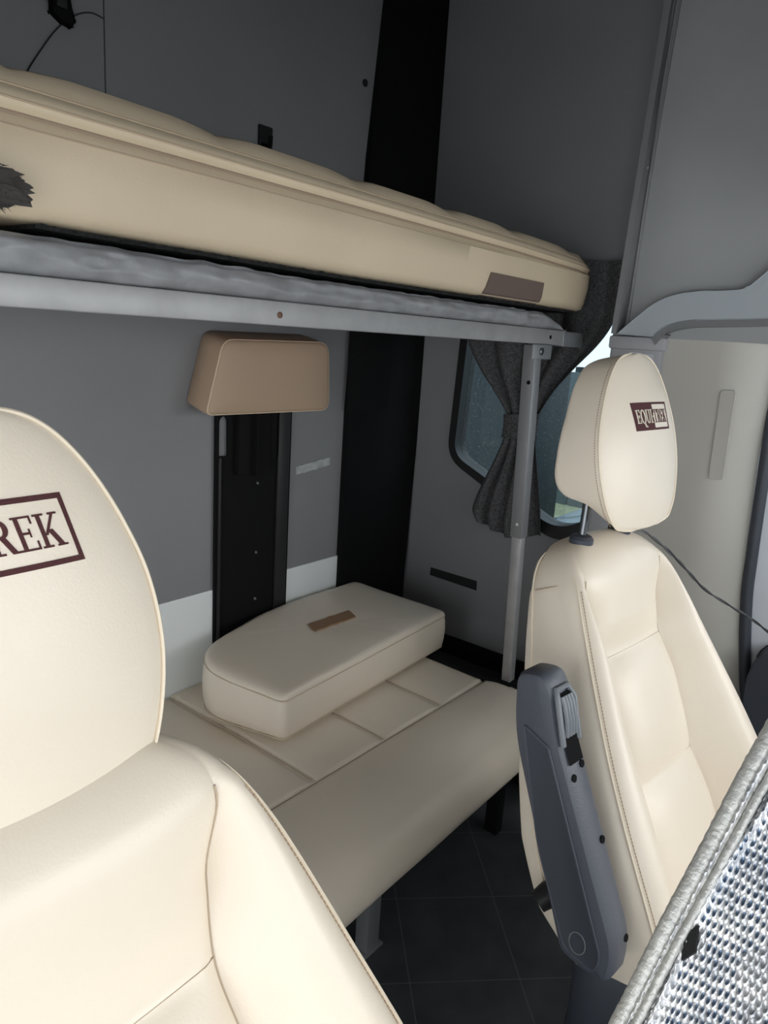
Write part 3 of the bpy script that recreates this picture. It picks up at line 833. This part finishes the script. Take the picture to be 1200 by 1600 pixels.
# even resample
def resample(P, n):
    L = [0]; 
    for i in range(len(P)): L.append(L[-1]+(P[(i+1) % len(P)]-P[i]).length)
    out = []
    j = 0
    for k in range(n):
        d = L[-1]*k/n
        while L[j+1] < d: j += 1
        out.append(P[j].lerp(P[(j+1) % len(P)], (d-L[j])/(L[j+1]-L[j])))
    return out
plan = resample(plan, 260)
cen = Vector((1.30, 1.19))
def wedge(y): return .034*max(0, (y-1.03)/.32)
loops = []
ZB0, ZT0 = .4505, .558
for f, z in [(0.0, ZB0), (.5, ZB0), (.9, ZB0), (.965, ZB0+.002), (.99, ZB0+.010), (1.003, ZB0+.03), (1.008, ZB0+.055), (1.003, ZB0+.08), (.995, ZT0-.018), (.990, ZT0-.014), (.9935, ZT0-.011), (.990, ZT0-.006), (.975, ZT0-.001), (.955, ZT0+.0015), (.9, ZT0+.003), (.75, ZT0+.004), (.5, ZT0+.004), (.25, ZT0+.003), (.08, ZT0+.002)]:
    f = max(f, .02)
    L = []
    for p in plan:
        q = cen+(p-cen)*f
        dz = .0022*noise.noise((q.x*9, q.y*9, z*9)) + .0012*noise.noise((q.x*30, q.y*12, 3))
        dd = .0015*noise.noise((q.x*25, q.y*25, z*14))
        L.append(Vector((q.x+dd, q.y+dd*.6, z+(dz if z > ZT0-.005 else 0)+wedge(q.y)*max(0, (z-ZB0)/(ZT0-ZB0)))))
    loops.append(L)
bm = loft(bmesh.new(), loops)
obj('cushion_body', bm, LEATHER, t, angle=70)
bm = bmesh.new()
tube(bm, [Vector((*(cen+(p-cen)*.9945), ZT0-.0125+wedge(p.y)*.9)) for p in plan], .0015, 6, closed=True)
tube(bm, [Vector((*(cen+(p-cen)*.988), ZB0+.006)) for p in plan], .0014, 6, closed=True)
obj('cushion_piping', bm, mat('cushion_seam', (.55, .46, .34), .7), t)
bm = bmesh.new()
d = Vector((.147, -.004, 0)); e = Vector((.012, .036, 0)); o0 = Vector((1.245, 1.175, .5635))
fr = [[o0+d*(k/10)+e*v+Vector((.0, .004*noise.noise((k*.9, v*5, 0)), .0022+wedge((o0+d*(k/10)+e*v).y)+.0006*noise.noise((k, v, 4)))) for k in range(11)] for v in (0, .33, .66, 1)]
bk = [[p-Vector((0, 0, .004)) for p in r] for r in fr]
slab_from_grid(bm, fr, bk); obj('velcro_strip', bm, VELCRO_T, t)

# padded headrest block on the back wall
t = thing('headrest_pad', 'tan leatherette headrest block fixed to the back wall below the bunk', 'headrest', (1.2, 1.36, 1.2))
front = round_poly([(1.000, 1.109), (1.392, 1.107), (1.380, 1.277), (1.046, 1.273)], [.018, .03, .035, .028], 8)
loops = []
def fpad(f, y, dz): return [Vector((1.2+(p[0]-1.2)*f, y, 1.192+(p[1]-1.192)*f+dz)) for p in front]
for f, y, dz in [(.02, 1.293, 0), (.5, 1.292, 0), (.9, 1.2925, 0), (.95, 1.2945, 0), (.975, 1.297, .0), (.988, 1.302, .001), (.992, 1.306, .001), (1.0, 1.312, .002), (1.0, 1.335, .008), (.99, 1.369, .016), (.97, 1.3715, .016), (.5, 1.3715, .016), (.02, 1.3715, .016)]:
    loops.append(fpad(f, y, dz))
obj('pad_body', loft(bmesh.new(), loops), LEATHER_TAN, t, angle=60)
bm = bmesh.new(); tube(bm, fpad(.986, 1.2995, 0), .0018, 6, closed=True); obj('pad_piping', bm, mat('tan_piping', (.66, .52, .38), .6), t)

# black metal channel on the back wall under it
t = thing('metal_channel', 'black metal channel post with an oval slot, on the back wall below the headrest block', 'post', (1.2, 1.36, .44))
slot = [(1.103+.0125*math.cos(PI*k/12), 1.080+.016*math.sin(PI*k/12)) for k in range(13)]+[(1.0905, 1.003), (1.1165, 1.001)]
bm = bmesh.new()
prism(bm, [(1.080, .452), (1.322, .452), (1.322, 1.114), (1.080, 1.114)], XZ, YB-.010, YB-.0045, holes=[slot])
obj('back_plate', bm, BLACK, t, smooth=False)
bm = bmesh.new()
box(bm, 1.272, 1.312, YB-.018, YB-.010, .452, 1.113, .003)
obj('side_rib', bm, BLACK_MID, t)
bm = bmesh.new(); box(bm, 1.086, 1.094, YB-.017, YB-.010, .452, 1.000, .002); obj('groove_rib', bm, BLACK_MID, t)
bm = bmesh.new()
box(bm, 1.135, 1.235, YB-.028, YB-.010, .955, 1.112, .003); box(bm, 1.176, 1.181, YB-.046, YB-.027, .952, 1.105, .001); box(bm, 1.240, 1.262, YB-.022, YB-.010, .985, 1.112, .002)
obj('slide_housing', bm, BLACK, t)
for z in (.925, .745, .62):
    bm = bmesh.new(); x = 1.210
    tube(bm, [(x, YB-.010, z), (x+.001, YB-.0122, z+.002)], .0035, 10)
    obj('rivet', bm, ALU_DARK, t)

# ------------------------------------------------------------------ small things on the walls
bm = bmesh.new()
prism(bm, [(1.263, .595), (1.092, .594), (1.090, .565), (1.264, .570)], YZ, XS-.003, XS)
tag(obj('velcro_strip', bm, VELCRO_B, smooth=False), 'black velcro strip stuck on the grey side wall below the window', 'velcro')
bm = bmesh.new()
fr = [[(lerp(1.352, 1.480, k/12), YB-.0022-.0006*noise.noise((k*.7, j, 0)), lerp(.930, .952, j/3)+.014*(k/12)+.003*noise.noise((k*.8, j*2, 5))) for k in range(13)] for j in range(4)]
slab_from_grid(bm, fr, [[(p[0], YB, p[2]) for p in r] for r in fr])
tag(obj('tape_strip', bm, TAPE), 'torn pale tape remnant on the back wall between the two black posts', 'tape')
t = thing('coat_hook', 'small black plastic hook on the back wall just above the mattress', 'hook', (1.21, YB, 1.70))
bm = bmesh.new(); box(bm, 1.196, 1.236, YB-.008, YB, 1.66, 1.742, .004); obj('hook_plate', bm, BLACK_MID, t)
bm = bmesh.new(); tube(bm, crv([(1.205, YB-.006, 1.70), (1.205, YB-.03, 1.695), (1.205, YB-.034, 1.715)], 5), .005, 10); obj('hook_arm', bm, BLACK, t)
t = thing('wall_clip', 'black plastic buckle clip on the back wall in the top left corner', 'clip', (.74, YB, 1.81))
bm = bmesh.new(); prism(bm, [(.712, 1.870), (.732, 1.872), (.757, 1.862), (.752, 1.835), (.762, 1.800), (.757, 1.790), (.742, 1.792), (.722, 1.803), (.724, 1.826), (.714, 1.838)], XZ, YB-.014, YB, bev=.003)
obj('clip_body', bm, BLACK, t)
bm = bmesh.new(); box(bm, .728, .747, YB-.020, YB-.013, 1.812, 1.85, .002); obj('clip_tongue', bm, BLACK_MID, t)
bm = bmesh.new(); tube(bm, crv([(.826, YB-.002, 1.827), (.800, YB-.003, 1.828), (.770, YB-.004, 1.814), (.735, YB-.004, 1.782), (.705, YB-.003, 1.740), (.680, YB-.002, 1.700), (.66, YB-.002, 1.66)], 8), .0012, 6)
tag(obj('wall_wire', bm, CORDB), 'thin black wire curving over the back wall beside the panel joint', 'wire')
bm = bmesh.new(); box(bm, .8250, .8272, YB-.0012, YB, 1.37, 2.35); struct('trim_8', bm, mat('panel_joint', (.06, .062, .066), .8), smooth=False)
bm = bmesh.new(); tube(bm, [(1.547, YB, 1.920), (1.547, YB-.003, 1.920), (1.547, YB-.004, 1.920)], [.009, .009, .005], 14)
tag(obj('wall_screw', bm, BLACK_MID), 'dark screw cap on the back wall left of the tall black pillar', 'screw')
bm = bmesh.new(); tube(bm, [(hx(1.70)-.004, .684, 1.700), (hx(1.70)-.010, .684, 1.700)], [.0055, .004], 12)
tag(obj('button_clip', bm, STICK), 'small white button clip on the edge strip of the overhead lining', 'clip')
t = thing('sticker', 'peeling white double sticker on the grey pillar cover behind the far headrest', 'sticker', (1.713, .63, 1.28))
bm = bmesh.new(); box(bm, 1.7135, 1.7152, .634, .660, 1.20, 1.300, 0); obj('sticker_half', bm, STICK, t, smooth=False)
bm = bmesh.new(); box(bm, 1.7137, 1.7152, .604, .631, 1.18, 1.298, 0); obj('sticker_half', bm, mat('greyed_sticker', (.52, .53, .57), .4), t, smooth=False)

# ------------------------------------------------------------------ curtain
t = thing('curtain', 'charcoal woven curtain gathered by a tie in front of the side window', 'curtain', (1.82, 1.0, .80))
rows = []
CL = [(.79, 1.085), (.82, 1.103), (.85, 1.098), (.90, 1.080), (1.015, 1.030), (1.08, 1.012), (1.105, 1.014), (1.18, 1.072), (1.22, 1.108), (1.30, 1.160), (1.42, 1.20), (1.53, 1.23)]
CR = [(.79, .872), (.82, .876), (.86, .880), (.93, .893), (1.03, .917), (1.08, .930), (1.105, .930), (1.136, .913), (1.19, .880), (1.243, .838), (1.311, .778), (1.36, .748), (1.41, .736), (1.53, .728)]
for i in range(91):
    z = lerp(.795, 1.515, i/90); r = []
    yl, yr = sinterp(z, CL), sinterp(z, CR); wd = yl-yr
    tie = math.exp(-((z-1.09)/.06)**2)
    for k in range(141):
        u = k/140
        amp = .013*(1-tie*.45)*min(1, wd/.2+.3)
        ph = u*PI*2*4.2+.6*noise.noise((u*3, z*2, 1))+1.1*(z-1.09)
        x = 1.815-amp*math.sin(ph)-.008*noise.noise((u*8, z*5, 3))-.012*tie*math.sin(PI*u)
        hem = (-.028*(1-u) +.0)*0
        y = lerp(yl, yr, u)+.004*math.cos(ph)
        zz = z+(.030*(1-abs(2*u-1))*(-1 if z < .90 else 0))*max(0, (.90-z)/.105)
        r.append(Vector((min(1.842, x), y, zz)))
    rows.append(r)
bm = bmesh.new(); slab_from_grid(bm, rows, [[p+Vector((.003, 0, 0)) for p in r] for r in rows])
obj('curtain_cloth', bm, CURTAIN, t, angle=80)
bm = bmesh.new(); rows = []
for j in range(9):
    v = j/8; z = lerp(1.052, 1.118, v); r = []
    for k in range(49):
        a = 2*PI*k/48
        r.append(Vector((1.806+.019*math.sin(a), .972+(.051+.006*abs(v-.5))*math.cos(a), z-.02*math.cos(a)*.3+.002*noise.noise((k*.5, v*3, 0)))))
    rows.append(r)
grid(bm, rows); obj('tie_band', bm, CURTAIN, t, angle=80)

# ------------------------------------------------------------------ twisted cord
bm = bmesh.new()
path = crv([(1.165, .43, 1.018), (1.215, .40, 1.008), (1.33, .375, .945), (1.45, .345, .865), (1.57, .285, .795), (1.66, .235, .735), (1.74, .20, .70)], 26)
cw = bmesh.new()
for bmx, ph0 in ((bm, 0), (cw, PI)):
    pts = []
    for i, p in enumerate(path):
        a = i*.30+ph0; pts.append(p+Vector((.0016*math.cos(a), 0, .0016*math.sin(a))))
    tube(bmx, pts, .0019 if ph0 == 0 else .0015, 6)
t = thing('twisted_cord', 'thin twisted black cord running from under the far headrest to the door', 'cord', (1.165, .43, 1.018))
obj('black_strand', bm, CORDB, t); obj('grey_strand', cw, mat('dark_grey_strand', (.06, .06, .06), .35), t)

# ------------------------------------------------------------------ silver blind
A0, A1 = Vector(BL_A0) if False else Vector((.816, .084, 1.012)), Vector((.540, .155, .670))
t = thing('sun_blind', 'silver textured foil sun blind propped in the lower right foreground', 'sun blind', (.65, .0, .45))
B0, B1 = Vector((.640, -.085, .840)), Vector((.405, .045, .660))
nrm = (A1-A0).cross(B0-A0).normalized()
if nrm.dot(Vector((0, 0, 1.3))-A0) < 0: nrm = -nrm
NU, NV = 420, 330
def blp(u, v):
    return A0.lerp(A1, u).lerp(B0.lerp(B1, u), v)
rows, brow = [], []; blue = {}
LU, LV = (A1-A0).length, (B0-A0).length
for i in range(NU+1):
    u = i/NU; r, b = [], []
    for j in range(NV+1):
        v = j/NV; x, y = u*LU, v*LV
        wv = .010*noise.noise((x*7, y*7, 1))+.006*math.sin(x*9+y*14)
        # looped weave: staggered dimples
        px_, py_ = .0108, .0088
        wx, wy = x+.0026*noise.noise((x*45, y*45, 4)), y+.0026*noise.noise((x*60, y*60, 9))
        rowi = math.floor(wy/py_); fx = (wx/px_+.5*(rowi % 2)) % 1-.5; fy = (wy/py_) % 1-.5
        d = math.hypot(fx, fy); side = .5+.5*max(-1, min(1, (fx*.6+fy*.8)/max(d, 1e-4)*1.6))
        h = -.0020*math.exp(-(d/.30)**2)+.0022*math.exp(-((d-.40)/.10)**2)*(.12+.88*side)
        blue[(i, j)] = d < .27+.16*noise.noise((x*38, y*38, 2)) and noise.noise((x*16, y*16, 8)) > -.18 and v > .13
        ed = max(0, 1-v/.085)
        fold = .009*math.exp(-((v-.05)/.022)**2)-.006*math.exp(-((v-.095)/.012)**2)+.006*math.exp(-((v-.135-.02*math.sin(u*9))/.018)**2)
        hh = h*(1-.8*ed)+wv+fold*1.0
        p = blp(u, v)+nrm*hh
        r.append(p); b.append(blp(u, v)-nrm*.008+nrm*wv*.5)
    rows.append(r); brow.append(b)
bm = bmesh.new(); slab_from_grid(bm, rows, brow)
SILV = mat('silver_foil_weave', (.74, .79, .86), .34, metal=.6, bump=.3, bscale=500, var=.38, vscale=30)
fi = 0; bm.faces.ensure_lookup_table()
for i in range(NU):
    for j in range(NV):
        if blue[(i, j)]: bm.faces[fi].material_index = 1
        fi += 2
obj('foil_panel', bm, [SILV, mat('painted_sky_reflection', (.20, .28, .40), .3, metal=.6)], t, angle=180)  # blue sky reflection in the dimples, put into the foil colour
bm = bmesh.new()
for off, rad in ((0.0, .0085), (.016, .0035), (.028, .004)):
    tube(bm, [blp(k/120, off/LV)+nrm*(.004+.010*noise.noise((k/120*LU*7, 0, 1))+.006*math.sin(k/120*LU*9)+.0015*noise.noise((k*.9, off*90, 2))) for k in range(121)], [rad*(1+.12*noise.noise((k*.8, off*50, 6))) for k in range(121)], 10)
obj('edge_binding', bm, SILVER_EDGE, t, angle=180)
TU, TV = .622, .145
bm = bmesh.new()
fr = [[blp(TU+.016*(b_/3-1)-.021*(a/2-1), TV+.026*(b_/3-1)+.019*(a/2-1))+nrm*(.0035+.010*noise.noise((TU*LU*7, TV*LV*7, 1))+.006*math.sin(TU*LU*9+TV*LV*14)) for b_ in range(7)] for a in range(5)]
fr = [[p+nrm*.0035 for p in r] for r in fr]
slab_from_grid(bm, fr, [[p-nrm*.006 for p in r] for r in fr]); obj('velcro_tab', bm, VELCRO_B, t)

# ------------------------------------------------------------------ outside, seen through the side window
bm = bmesh.new(); box(bm, 1.95, 9, -6, 9, -.55, -.5); struct('ground', bm, GRASS, smooth=False)
t = thing('parked_lorry', 'dull blue-grey lorry body parked outside beyond the left half of the window', 'lorry', (4.4, 3.4, -.5))
bm = bmesh.new(); box(bm, 3.6, 4.35, 2.0, 5.6, -.05, 2.9, .06); obj('body', bm, VAN_D, t)
for y in (2.5, 4.9):
    bm = bmesh.new(); tube(bm, [(3.62, y, -.05), (3.95, y, -.05)], .45, 28); obj('wheel', bm, TYRE, t)
t = thing('parked_van', 'pale van parked outside beyond the right half of the window', 'van', (4.4, .4, -.5))
bm = bmesh.new()
prism(bm, [tuple(p) for p in round_poly([(1.70, -.1), (1.74, .40), (1.45, .48), (1.10, 1.30), (.85, 1.55), (-2.6, 1.62), (-2.65, -.1)], .10)], YZ, 3.5, 5.2, bev=.05)
obj('body', bm, VAN_W, t)
bm = bmesh.new()
prism(bm, [tuple(p) for p in round_poly([(1.28, .56), (1.02, 1.22), (.55, 1.22), (.55, .56)], .06)], YZ, 3.485, 3.52, bev=.01)
obj('side_window', bm, VGLASS, t)
bm = bmesh.new(); box(bm, 3.30, 3.50, 1.24, 1.34, .62, .80, .04); obj('mirror', bm, TYRE, t)
for y in (1.1, -1.6):
    bm = bmesh.new(); tube(bm, [(3.49, y, -.17), (3.75, y, -.17)], .33, 28); obj('wheel', bm, TYRE, t)

t = thing('garden_fence', 'dull blue-grey fence far outside, seen through the window past the post', 'fence', (8.1, 4.5, -.5))
bm = bmesh.new()
for k in range(36): box(bm, 8.0, 8.04, 1.4+k*.2, 1.585+k*.2, -.5, 1.02+.01*(k % 3), .008)
obj('fence_boards', bm, mat('outside_fence', (.12, .15, .165), .8), t)
for k in range(4):
    bm = bmesh.new(); box(bm, 8.04, 8.14, 1.5+k*2.1, 1.6+k*2.1, -.5, 1.1, .01); obj('fence_post', bm, VAN_D, t)
for o in list(bpy.data.objects):
    if '_abs' in o: del o['_abs']
